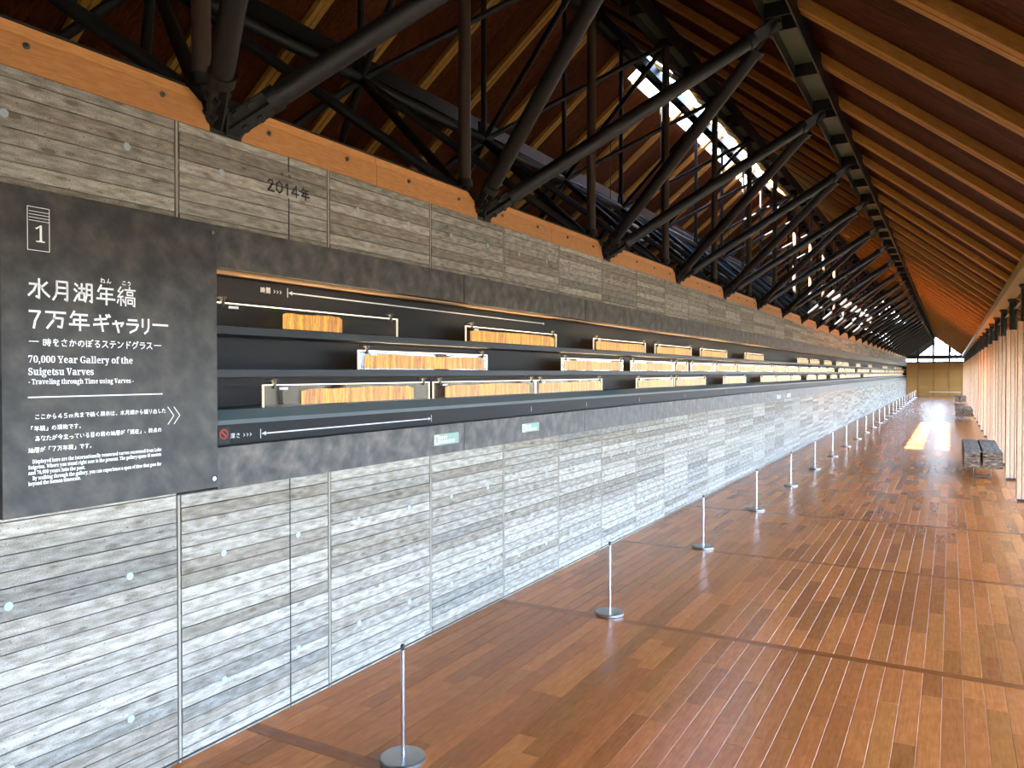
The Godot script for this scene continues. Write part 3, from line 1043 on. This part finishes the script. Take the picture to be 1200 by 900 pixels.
func caption_plates() -> void:
	var items := [[3.915, 4.191, 1.180, 1.248, "long green caption plate on the lower fascia beside a panel joint"], [5.040, 5.315, 1.186, 1.250, "smaller green caption plate in the middle of a lower fascia panel"], [14.75, 15.10, 1.150, 1.222, "small pale caption plate on the fascia, nearer the title panel of a pair"], [15.75, 16.15, 1.150, 1.226, "small pale caption plate on the fascia, farther from the title panel of a pair"]]
	for q in items:
		var L: float = q[1] - q[0]
		var H: float = q[3] - q[2]
		var t := thing("caption_plate", q[4], "plate", P(-2.762, q[2], q[0]), "caption plates")
		t.basis = Basis(Vector3(0, 0, -1), Vector3.UP, Vector3(1, 0, 0))
		var mb := MB.new()
		mb.box(Vector3(L / 2, H / 2, 0.0015), Vector3(L, H, 0.003))
		put(mb, "plate", M.caption, t)
		var ic := MB.new()
		ic.box(Vector3(0.03, H / 2, 0.003), Vector3(0.042, H * 0.86, 0.002))
		var io := put(ic, "icon", M.white, t)
		var tx := MB.new()
		tx.box(Vector3(0.03, H / 2, 0.0042), Vector3(0.022, H * 0.55, 0.0008))
		put(tx, "icon_mark", M.caption, io)
		var ln := MB.new()
		for row in 2:
			var yy := H * (0.66 - 0.38 * row)
			var n := 4 + row * 4
			for k in n:
				var x0 := 0.062 + k * 0.0215
				if x0 < L - 0.03:
					stroke(ln, [Vector2(x0, yy + 0.006), Vector2(x0 + 0.014, yy + 0.006)], 0.0034, 0.0036)
					stroke(ln, [Vector2(x0, yy - 0.005), Vector2(x0 + 0.014, yy - 0.005)], 0.0034, 0.0036)
					stroke(ln, [Vector2(x0 + 0.007, yy + 0.01), Vector2(x0 + 0.007, yy - 0.009)], 0.003, 0.0036)
		put(ln, "lettering", M.white, t)

# ------------------------------------------------------------------ roof
func roof() -> void:
	var e := Vector3(1, -PITCH, 0).normalized()       # down the right slope
	var up := Vector3(PITCH, 1, 0).normalized()
	var k1 := sqrt(1 + PITCH * PITCH)
	var sky_a := 13.6
	var sky_b := 24.2
	var open := 0.20                                    # half width of the skylight, level
	for side in 2:
		var sg := 1.0 if side == 0 else -1.0
		open = 0.34 if side == 0 else 0.36
		var c := structure("ceiling_right" if side == 0 else "ceiling_left", "dark cedar boarding over pairs of golden rafters, %s slope" % ("near" if side == 0 else "far"), P(RIDGE_X, roof_y(RIDGE_X), 0))
		var E := Vector3(e.x * sg, e.y, 0)
		var U := Vector3(up.x * sg, up.y, 0)
		var bas := Basis(E, U, E.cross(U))
		var len := (1.75 - RIDGE_X) * k1
		var rsp := 1.15
		var k := -11
		while true:
			var s := 5.78 + rsp * k
			if s > S_END + 1.5:
				break
			var gold := tone(Color(0.76, 0.41, 0.095), 0.10)
			for q in [-0.043, 0.043]:
				var mb := MB.new()
				mb.box(E * (len / 2) + U * 0.035 + Vector3(0, 0, -(s + q)), Vector3(len, 0.07, 0.070), gold, 0, Vector2(rng.randf() * 9, rng.randf() * 9), bas, 0.003)
				put(mb, "rafter", M.rafter, c)
			# boards between this pair and the next
			for q in 4:
				var w := rsp / 4
				var sc := s + w * (q + 0.5)
				var cut := open * k1 if sc > sky_a and sc < sky_b else 0.0
				var mb := MB.new()
				mb.box(E * ((len + cut) / 2) + U * 0.084 + Vector3(0, 0, -sc), Vector3(len - cut, 0.026, w - 0.004), tone(Color(0.165, 0.050, 0.013), 0.22), 0, Vector2(rng.randf() * 9, rng.randf() * 9), bas)
				put(mb, "board", M.cedar, c)
			k += 1
		var sl := MB.new()
		for q in [[S_BACK - 1.0, sky_a, 0.0], [sky_a, sky_b, open * k1], [sky_b, S_END + 2.0, 0.0]]:
			sl.box(E * ((len + q[2]) / 2) + U * 0.18 + Vector3(0, 0, -(q[0] + q[1]) / 2), Vector3(len - q[2], 0.16, q[1] - q[0]), Color.WHITE, 0, Vector2.ZERO, bas)
		if side == 0:
			sl.box(Vector3(0, 0.27, -(S_BACK - 1.0 + sky_a) / 2), Vector3(0.3, 0.24, sky_a - S_BACK + 1.0))
			sl.box(Vector3(0, 0.27, -(sky_b + S_END + 2.0) / 2), Vector3(0.3, 0.24, S_END + 2.0 - sky_b))
		put(sl, "roof_covering", M.roofing, c)
		# skylight panes along the ridge
		var win := structure("window_%d" % (side + 1), "narrow skylight panes along the ridge", P(RIDGE_X, roof_y(RIDGE_X), 0))
		var n := 9
		for q in n:
			var w := (sky_b - sky_a) / n
			var sc := sky_a + w * (q + 0.5)
			var mb := MB.new()
			mb.box(E * (open * k1 / 2) + U * 0.26 + Vector3(0, 0, -sc), Vector3(open * k1 + 0.02, 0.008, w - 0.03), Color.WHITE, 0, Vector2.ZERO, bas)
			put(mb, "pane", M.glass, win)
		var fr := MB.new()
		for q in n + 1:
			fr.box(E * (open * k1 / 2) + U * 0.25 + Vector3(0, 0, -(sky_a + (sky_b - sky_a) / n * q)), Vector3(open * k1, 0.03, 0.03), Color.WHITE, 0, Vector2.ZERO, bas)
		put(fr, "glazing_bars", M.frame, win)

# an H-beam lying with its web level: two upright flanges, the web between, stiffener plates
func h_beam(x: float, y0: float, w: float, h: float, label: String, web_mat: Material) -> void:
	var a := S_BACK + 0.15
	var b := S_END - 0.15
	var t := thing("steel_beam", label, "beam", P(x, y0, (a + b) / 2), "steel beams along the roof")
	var fl := MB.new()
	for sg in [-1.0, 1.0]:
		fl.box(Vector3(sg * (w / 2 - 0.006), h / 2, 0), Vector3(0.012, h, b - a))
	put(fl, "flanges", M.steel, t)
	var wb := MB.new()
	wb.box(Vector3(0, h * 0.6, 0), Vector3(w - 0.024, 0.010, b - a))
	put(wb, "web", web_mat, t)
	var st := MB.new()
	st.box(Vector3(0, h * 0.30, 0), Vector3(w - 0.026, h * 0.58, 0.010))
	var sm := st.mesh()
	var k := -8
	while true:
		var s := NODE0 + BAY / 2 + BAY / 2 * k
		if s > b - 0.1:
			break
		if s > a + 0.1:
			for q in ([-0.12, 0.12] if posmod(k, 2) == 0 else [0.0]):
				var o := put_mesh(sm, "stiffener", M.steel, t)
				o.position = Vector3(0, 0, -(s + q - (a + b) / 2))
		k += 1

func clad_tube(mb: MB, a: Vector3, b: Vector3, r: float, seg := 14) -> void:
	mb.tube(a, b, r, r, seg)

func trusses() -> void:
	h_beam(-1.045, 4.055, 0.20, 0.18, "lowest steel beam on the near roof slope, where the thick diagonals end", M.beam_green)
	h_beam(-2.95, 5.46, 0.20, 0.20, "middle steel beam above the concrete wall, carried by upright posts", M.beam_green)
	h_beam(RIDGE_X, 7.02, 0.20, 0.16, "topmost steel beam under the roof ridge beside the skylight", M.beam_green)
	h_beam(2 * RIDGE_X + 2.95, 5.46, 0.20, 0.20, "steel beam on the far roof slope beyond the ridge", M.beam_green)
	# lower chord under the ridge
	var ch := MB.new()
	ch.tube(P(RIDGE_X, 4.36, S_BACK + 0.2), P(RIDGE_X, 4.36, S_END - 0.2), 0.055, 0.055, 14)
	tag(put(ch, "steel_chord", M.steel), "long dark steel tube hanging level below the ridge beam", "tube")
	var bolt := MB.new()
	bolt.tube(Vector3(-0.03, 0, 0), Vector3(0.03, 0, 0), 0.017, 0.017, 6)
	var bm := bolt.mesh()
	for k in range(-3, 28):
		var s := NODE0 + BAY * k
		if s > S_END - 0.8:
			break
		var at := P(-2.86, 2.68, s)
		var t := thing("roof_truss", "dark steel tube truss rising from its bolted foot on the concrete wall", "truss", at, "steel trusses on the wall")
		# two thick diagonals to the lowest beam
		for sg in [-1.0, 1.0]:
			var top := P(-1.07, 4.06, s + sg * BAY / 2) - at
			var foot := Vector3(0.02, 0.03, -sg * 0.03)
			var d := (top - foot).normalized()
			var p0 := foot + d * 0.26
			var p1 := top - d * 0.22
			var mb := MB.new()
			clad_tube(mb, p0, p1, 0.050)
			var o := put(mb, "diagonal_tube", M.steel, t)
			var co := MB.new()
			co.tube(p0 - d * 0.02, p0 + d * 0.03, 0.058, 0.060, 14)
			put(co, "collar", M.steel, o)
			var cu := MB.new()
			cu.tube(p1 - d * 0.03, p1 + d * 0.02, 0.060, 0.058, 14)
			put(cu, "collar", M.steel, o)
			# fork plates into the foot and up to the beam
			var side := d.cross(Vector3(1, 0, 0)).normalized()
			var nrm := d.cross(side).normalized()
			var pl := MB.new()
			pl.box(foot + d * 0.13, Vector3(0.11, 0.016, 0.26), Color.WHITE, 2, Vector2.ZERO, Basis(side, nrm, d))
			pl.box(foot + d * 0.13, Vector3(0.016, 0.09, 0.26), Color.WHITE, 2, Vector2.ZERO, Basis(side, nrm, d))
			put(pl, "fork_plate", M.steel, t)
			var pu := MB.new()
			pu.box(top - d * 0.10, Vector3(0.10, 0.016, 0.26), Color.WHITE, 2, Vector2.ZERO, Basis(side, nrm, d))
			put(pu, "fork_plate", M.steel, t)
			if s < 14.0:
				for q in [0.09, 0.17]:
					for w in [-1.0, 1.0]:
						var bo := put_mesh(bm, "bolt", M.steel, t)
						bo.transform = Transform3D(Basis(nrm, side, nrm.cross(side)), foot + d * q + side * w * 0.036)
		# foot plates
		var ft := MB.new()
		ft.prism(PackedVector2Array([Vector2(-0.075, -0.008), Vector2(0.075, -0.008), Vector2(0.185, 0.155), Vector2(0.17, 0.175), Vector2(-0.135, 0.175), Vector2(-0.145, 0.155)]), Vector3(0.02, 0, 0), Vector3(0, 0, -1), Vector3.UP, Vector3(1, 0, 0), 0.016)
		ft.box(Vector3(-0.06, 0.0, 0), Vector3(0.26, 0.016, 0.17))
		ft.box(Vector3(0.045, 0.08, 0), Vector3(0.07, 0.17, 0.014))
		put(ft, "foot_plate", M.steel, t)
		# upright post to the middle beam
		var po := MB.new()
		po.tube(Vector3(-0.09, 0.27, 0), Vector3(-0.09, 2.80, 0), 0.043, 0.043, 14)
		var pp := put(po, "post", M.post_steel, t)
		var pc := MB.new()
		pc.tube(Vector3(-0.09, 0.0, 0), Vector3(-0.09, 0.25, 0), 0.03, 0.03, 10)
		pc.tube(Vector3(-0.09, 0.24, 0), Vector3(-0.09, 0.29, 0), 0.055, 0.052, 14)
		put(pc, "collar", M.steel, pp)
		# slender web members to the chord and up to the ridge
		for sg in [-1.0, 1.0]:
			var cn := P(RIDGE_X, 4.36, s + sg * BAY / 2) - at
			if -cn.z + s > S_END - 0.3:
				continue
			for f in [0, 1]:
				var x := -2.95 if f == 0 else 2 * RIDGE_X + 2.95
				var mb := MB.new()
				mb.tube(P(x, 5.50, s) - at, cn, 0.030, 0.030, 10)
				put(mb, "web_tube", M.steel, t)
				var lb := MB.new()
				lb.tube(P(x, 2.86, s) - at, cn, 0.038, 0.038, 10)
				put(lb, "web_tube", M.steel, t)
		var rp := MB.new()
		rp.tube(P(RIDGE_X, 4.36, s + BAY / 2) - at, P(RIDGE_X, 7.06, s + BAY / 2) - at, 0.034, 0.034, 10)
		rp.box(P(RIDGE_X, 4.44, s + BAY / 2) - at, Vector3(0.02, 0.22, 0.22))
		put(rp, "ridge_post", M.steel, t)

func louver_screen() -> void:
	var a := 14.5
	var b := 44.0
	var t := thing("louver_screen", "bright metal slats hung level behind the trusses below the skylight", "louver screen", P(-5.5, 4.6, (a + b) / 2))
	for k in 8:
		var mb := MB.new()
		mb.box(Vector3(-0.55 + k * 0.155, 0, 0), Vector3(0.055, 0.012, b - a), Color.WHITE, 2, Vector2.ZERO, Basis(Vector3(0, 0, 1), 0.35))
		put(mb, "slat", M.silver, t)
	for k in 7:
		var mb := MB.new()
		var z := (b - a) / 2 - 0.3 - k * 4.8
		mb.box(Vector3(-0.02, 0.03, z), Vector3(1.25, 0.03, 0.03))
		for x in [-0.55, 0.5]:
			mb.tube(Vector3(x, 0.03, z), Vector3(x, roof_y(-5.5 + x) - 4.6 + 0.05, z), 0.008, 0.008, 6)
		put(mb, "hanger", M.steel, t)

# ------------------------------------------------------------------ right side
func right_side() -> void:
	# eave beam over the columns
	var be := MB.new()
	be.box(P(0.755, 2.815, (S_END + S_BACK) / 2), Vector3(0.19, 0.13, S_END - S_BACK - 0.1), Color(0.52, 0.37, 0.055), 2, Vector2.ZERO, Basis(), 0.004)
	var bo := put(be, "trim_1", M.plate)
	bo.set_meta("kind", "structure")
	bo.set_meta("label", "laminated timber eave beam over the row of columns")
	var rod := MB.new()
	rod.tube(P(0.835, 2.60, S_BACK + 0.2), P(0.835, 2.60, S_END - 0.2), 0.014, 0.014, 8)
	tag(put(rod, "tie_rod", M.column_steel), "thin black steel rod running behind the column heads", "rod")
	var k := -8
	while true:
		var s := 11.69 + 2.277 * k
		if s > S_END - 0.3:
			break
		var t := thing("clad_column", "pale timber clad column with a black steel head under the eave beam", "column", P(0.735, 0, s), "clad columns along the window side")
		var wood := Color(0.80, 0.52, 0.325)
		for q in 3:
			var mb := MB.new()
			mb.box(Vector3(0.026 + q * 0.056, 1.155, -0.06), Vector3(0.050, 2.25, 0.12), tone(wood, 0.13), 1, Vector2(rng.randf() * 7, rng.randf() * 7), Basis(), 0.003)
			put(mb, "batten", M.fin, t)
		var pl := MB.new()
		pl.box(Vector3(0.08, 0.016, -0.06), Vector3(0.135, 0.032, 0.10))
		put(pl, "plinth", M.dark, t)
		var po := MB.new()
		po.lathe(Vector3(0.08, 0, -0.06), [[0.0, 2.27], [0.050, 2.27], [0.050, 2.70], [0.056, 2.705], [0.072, 2.722], [0.072, 2.751], [0.0, 2.751]], 18)
		put(po, "steel_head", M.column_steel, t)
		k += 1
	# window wall behind the columns
	var wn := 3
	var a := S_BACK
	while a < S_END - 0.2:
		var b := minf(a + 4.554, S_END)
		var w := structure("window_%d" % wn, "tall glazed bay behind the columns", P(1.22, 0, (a + b) / 2))
		var L := b - a
		var fr := MB.new()
		fr.box(Vector3(0, 0.03, 0), Vector3(0.08, 0.06, L))
		fr.box(Vector3(0, 2.39, 0), Vector3(0.10, 0.14, L))
		fr.box(Vector3(0, 1.2, L / 2 - 0.02), Vector3(0.06, 2.3, 0.04))
		put(fr, "window_frame", M.frame, w)
		for q in 2:
			var mb := MB.new()
			mb.box(Vector3(0, 1.19, (q - 0.5) * L / 2), Vector3(0.010, 2.26, L / 2 - 0.05))
			put(mb, "pane", M.glass, w)
		wn += 1
		a = b

func end_walls() -> void:
	# far end: timber panels with a glazed gable over them
	var w := structure("wall_end", "golden timber panels below a glazed gable at the far end", P(0, 0, S_END + 0.06))
	var xs := [-2.80, -2.05, -1.07, -0.10, 0.70, 1.25]
	for k in xs.size() - 1:
		var a: float = xs[k]
		var b: float = xs[k + 1]
		var c := tone(Color(0.46, 0.26, 0.075), 0.12)
		for row in 4:
			var y0 := 0.02 + row * 0.58
			var mb := MB.new()
			mb.box(Vector3((a + b) / 2, y0 + 0.288, -0.02), Vector3(b - a - 0.03, 0.572, 0.03), tone(c, 0.05), 1, Vector2(rng.randf() * 5, rng.randf() * 5), Basis(), 0.003)
			put(mb, "panel", M.gold, w)
	var fr := MB.new()
	for x in xs:
		fr.box(Vector3(x, 1.18, 0.0), Vector3(0.05, 2.36, 0.05), Color(0.30, 0.17, 0.06), 1)
	put(fr, "stiles", M.gold, w)
	var rail := MB.new()
	rail.box(Vector3(-0.35, 0.26, 0.03), Vector3(2.0, 0.07, 0.03), Color(0.75, 0.62, 0.42), 0)
	put(rail, "kick_rail", M.gold, w)
	var lo := MB.new()
	lo.box(Vector3(-0.8, 1.17, -0.12), Vector3(4.1, 2.4, 0.12))
	lo.box(Vector3(-7.0, 1.32, -0.12), Vector3(8.2, 2.70, 0.12))
	put(lo, "wall_backing", M.plaster, w)
	var gf := structure("window_20", "gable glazing with dark mullions and a deep transom", P(0, 0, S_END + 0.06))
	var bars := MB.new()
	bars.box(Vector3(-0.85, 2.38, 0), Vector3(4.2, 0.10, 0.10))
	bars.box(Vector3(-4.6, 2.75, 0), Vector3(12.2, 0.27, 0.12))
	for k in 12:
		var x := 0.89 - 0.985 * k
		bars.box(Vector3(x, (2.38 + roof_y(x)) / 2, 0), Vector3(0.14, roof_y(x) - 2.38, 0.10))
	# sloping bar with short struts up to the roof
	var p0 := Vector3(-1.0, 3.72, 0)
	var p1 := Vector3(0.55, 2.72, 0)
	bars.tube(p0, p1, 0.035, 0.035, 8)
	for q in [0.2, 0.42, 0.64, 0.85]:
		var c: Vector3 = p0.lerp(p1, q)
		bars.tube(c, Vector3(c.x, roof_y(c.x), 0), 0.022, 0.022, 8)
	put(bars, "gable_bars", M.frame, gf)
	var sp := MB.new()
	sp.prism(PackedVector2Array([Vector2(-2.9, 2.85), Vector2(-2.0, 2.85), Vector2(-1.12, 3.60), Vector2(-1.12, 4.30), Vector2(-2.9, 5.70)]), Vector3(0, 0, 0.02), Vector3.RIGHT, Vector3.UP, Vector3(0, 0, 1), 0.03)
	put(sp, "spandrel_panel", M.spandrel, gf)
	for k in 12:
		var xa := -9.95 + 0.985 * (k - 0.0)
		var xb := minf(xa + 0.985, 1.3)
		var poly := PackedVector2Array([Vector2(xa + 0.03, 2.42), Vector2(xb - 0.03, 2.42), Vector2(xb - 0.03, roof_y(xb)), Vector2(xa + 0.03, roof_y(xa))])
		if xa < RIDGE_X and xb > RIDGE_X:
			poly.insert(3, Vector2(RIDGE_X, roof_y(RIDGE_X)))
		var mb := MB.new()
		mb.prism(poly, Vector3(0, 0, -0.01), Vector3.RIGHT, Vector3.UP, Vector3(0, 0, 1), 0.008)
		put(mb, "pane", M.glass, gf)
	# wall behind the camera and the outer wall of the far side
	var bw := MB.new()
	bw.prism(PackedVector2Array([Vector2(-11.0, -0.3), Vector2(1.4, -0.3), Vector2(1.4, roof_y(1.4) + 0.1), Vector2(RIDGE_X, roof_y(RIDGE_X) + 0.15), Vector2(-11.0, roof_y(-11.0) + 0.1)]), P(0, 0, S_BACK - 0.2), Vector3.RIGHT, Vector3.UP, Vector3(0, 0, 1), 0.2)
	var bo := put(bw, "wall_back", M.plaster)
	bo.set_meta("kind", "structure")
	var ow := MB.new()
	ow.box(P(-10.9, 1.15, (S_END + S_BACK) / 2), Vector3(0.2, 2.9, S_END - S_BACK))
	var oo := put(ow, "wall_outer", M.plaster)
	oo.set_meta("kind", "structure")

# ------------------------------------------------------------------ things on the floor
func stanchions() -> void:
	var x := -1.9946
	var proto: Node3D = null
	var prev := Vector3.ZERO
	for k in range(-1, 26):
		var s := 2.6014 + 2.277 * k
		if s > 59.0:
			break
		var t: Node3D
		if proto == null:
			t = thing("barrier_post", "short brushed steel barrier post on a round base holding a black cord", "barrier post", P(x, 0, s), "barrier posts along the wall")
			var b := MB.new()
			b.lathe(Vector3.ZERO, [[0.0, 0.0], [0.094, 0.0], [0.096, 0.004], [0.096, 0.017], [0.091, 0.021], [0.016, 0.024], [0.0, 0.024]], 36)
			put(b, "base", M.base_steel, t)
			var p := MB.new()
			p.lathe(Vector3.ZERO, [[0.0085, 0.022], [0.0085, 0.470]], 18)
			put(p, "pole", M.chrome, t)
			var c := MB.new()
			c.lathe(Vector3.ZERO, [[0.0092, 0.468], [0.0092, 0.486], [0.007, 0.491], [0.0, 0.492]], 18)
			put(c, "cap", M.cord, t)
			proto = t.duplicate()
		else:
			t = proto.duplicate()
			t.name = numbered("barrier_post")
			add_child(t)
			t.position = P(x, 0, s)
		var here := P(x, 0.478, s)
		if k > -1:
			var mb := MB.new()
			var n := 8
			for q in n:
				var a := float(q) / n
				var b2 := float(q + 1) / n
				# held just clear of the caps
				var sag := func(f: float) -> Vector3: return prev.lerp(here, f) + Vector3(0, -0.002 * 4.0 * f * (1.0 - f), 0) - prev
				mb.tube(sag.call(a), sag.call(b2), 0.0032, 0.0032, 6, false)
			var o := put(mb, "barrier_rope", M.cord)
			o.position = prev
			tag(o, "thin black rope stretched between two neighbouring barrier posts", "rope", "barrier ropes along the wall")
		prev = here

func benches() -> void:
	var spots := [[14.0, 0.19, "large weathered timber block bench, cracked down the middle, nearest the title panel"], [30.2, 0.14, "middle one of three weathered timber block benches by the columns"], [45.8, 0.19, "weathered timber block bench nearest the glazed gable end"]]
	for j in 3:
		var s: float = spots[j][0]
		var x: float = spots[j][1]
		var L := 2.6
		var t := thing("timber_bench", spots[j][2], "bench", P(x, 0, s), "timber block benches")
		# two squared logs; the inner edges are uneven so that the gap opens and closes
		var r := RandomNumberGenerator.new()
		r.seed = 40 + j
		for side in 2:
			var mb := MB.new()
			var n := 14
			var prof := []
			for q in n + 1:
				var wob := r.randf_range(-0.010, 0.010)
				var edge := 0.236 + wob - 0.007 if side == 0 else 0.248 + wob + 0.003
				if side == 0 and (q == 0 or q == n):
					edge -= 0.02
				var a := 0.0 if side == 0 else edge
				var b := edge if side == 0 else 0.515
				var lo := 0.158 + r.randf_range(-0.004, 0.004) - (0.006 if side == 1 else 0.0)
				var hi := 0.405 + r.randf_range(-0.003, 0.003)
				var ch := 0.008
				prof.append([Vector2(a + ch, lo), Vector2(b - ch, lo), Vector2(b, lo + ch), Vector2(b, hi - ch), Vector2(b - ch, hi), Vector2(a + ch, hi), Vector2(a, hi - ch), Vector2(a, lo + ch)])
			var col := tone(Color(0.34, 0.235, 0.155), 0.08)
			var off := Vector2(r.randf() * 3, r.randf() * 3)
			for q in n:
				for e in 8:
					var p0: Vector2 = prof[q][e]
					var p1: Vector2 = prof[q][(e + 1) % 8]
					var p2: Vector2 = prof[q + 1][(e + 1) % 8]
					var p3: Vector2 = prof[q + 1][e]
					var z0 := -L * q / n
					var z1 := -L * (q + 1) / n
					var va := e * 0.11
					mb.quad(Vector3(p0.x, p0.y, z0), Vector3(p3.x, p3.y, z1), Vector3(p2.x, p2.y, z1), Vector3(p1.x, p1.y, z0), col, [off + Vector2(-z0, va), off + Vector2(-z1, va), off + Vector2(-z1, va + 0.11), off + Vector2(-z0, va + 0.11)])
			for q in [0, n]:
				var z: float = -L * q / n
				var cc := Vector2.ZERO
				for e in 8:
					cc += prof[q][e] / 8.0
				for e in 8:
					var p0: Vector2 = prof[q][e]
					var p1: Vector2 = prof[q][(e + 1) % 8]
					if q == 0:
						mb.tri(Vector3(cc.x, cc.y, z), Vector3(p0.x, p0.y, z), Vector3(p1.x, p1.y, z), col * 1.1, [cc * 0.6 + off, p0 * 0.6 + off, p1 * 0.6 + off])
					else:
						mb.tri(Vector3(cc.x, cc.y, z), Vector3(p1.x, p1.y, z), Vector3(p0.x, p0.y, z), col * 1.1, [cc * 0.6 + off, p1 * 0.6 + off, p0 * 0.6 + off])
			put(mb, "log", M.bench, t)
		for z in [-0.25, -L + 0.25]:
			var lg := MB.new()
			for xx in [0.135, 0.370]:
				lg.box(Vector3(xx, 0.083, z), Vector3(0.010, 0.160, 0.05))
			lg.box(Vector3(0.2525, 0.006, z), Vector3(0.245, 0.012, 0.06))
			put(lg, "leg_frame", M.bolt, t)
		for z in [-0.03, -L + 0.08]:
			var bt := MB.new()
			bt.box(Vector3(0.240, 0.408, z), Vector3(0.045, 0.006, 0.05))
			put(bt, "metal_clip", M.chrome, t)

func _ready() -> void:
	rng.seed = 20240
	light_and_camera()
	materials()
	ground_and_floor()
	concrete_wall()
	roof()
	end_walls()
	right_side()
	trusses()
	wall_plates()
	louver_screen()
	display_case()
	title_panel()
	varve_slides()
	stanchions()
	benches()
	caption_plates()
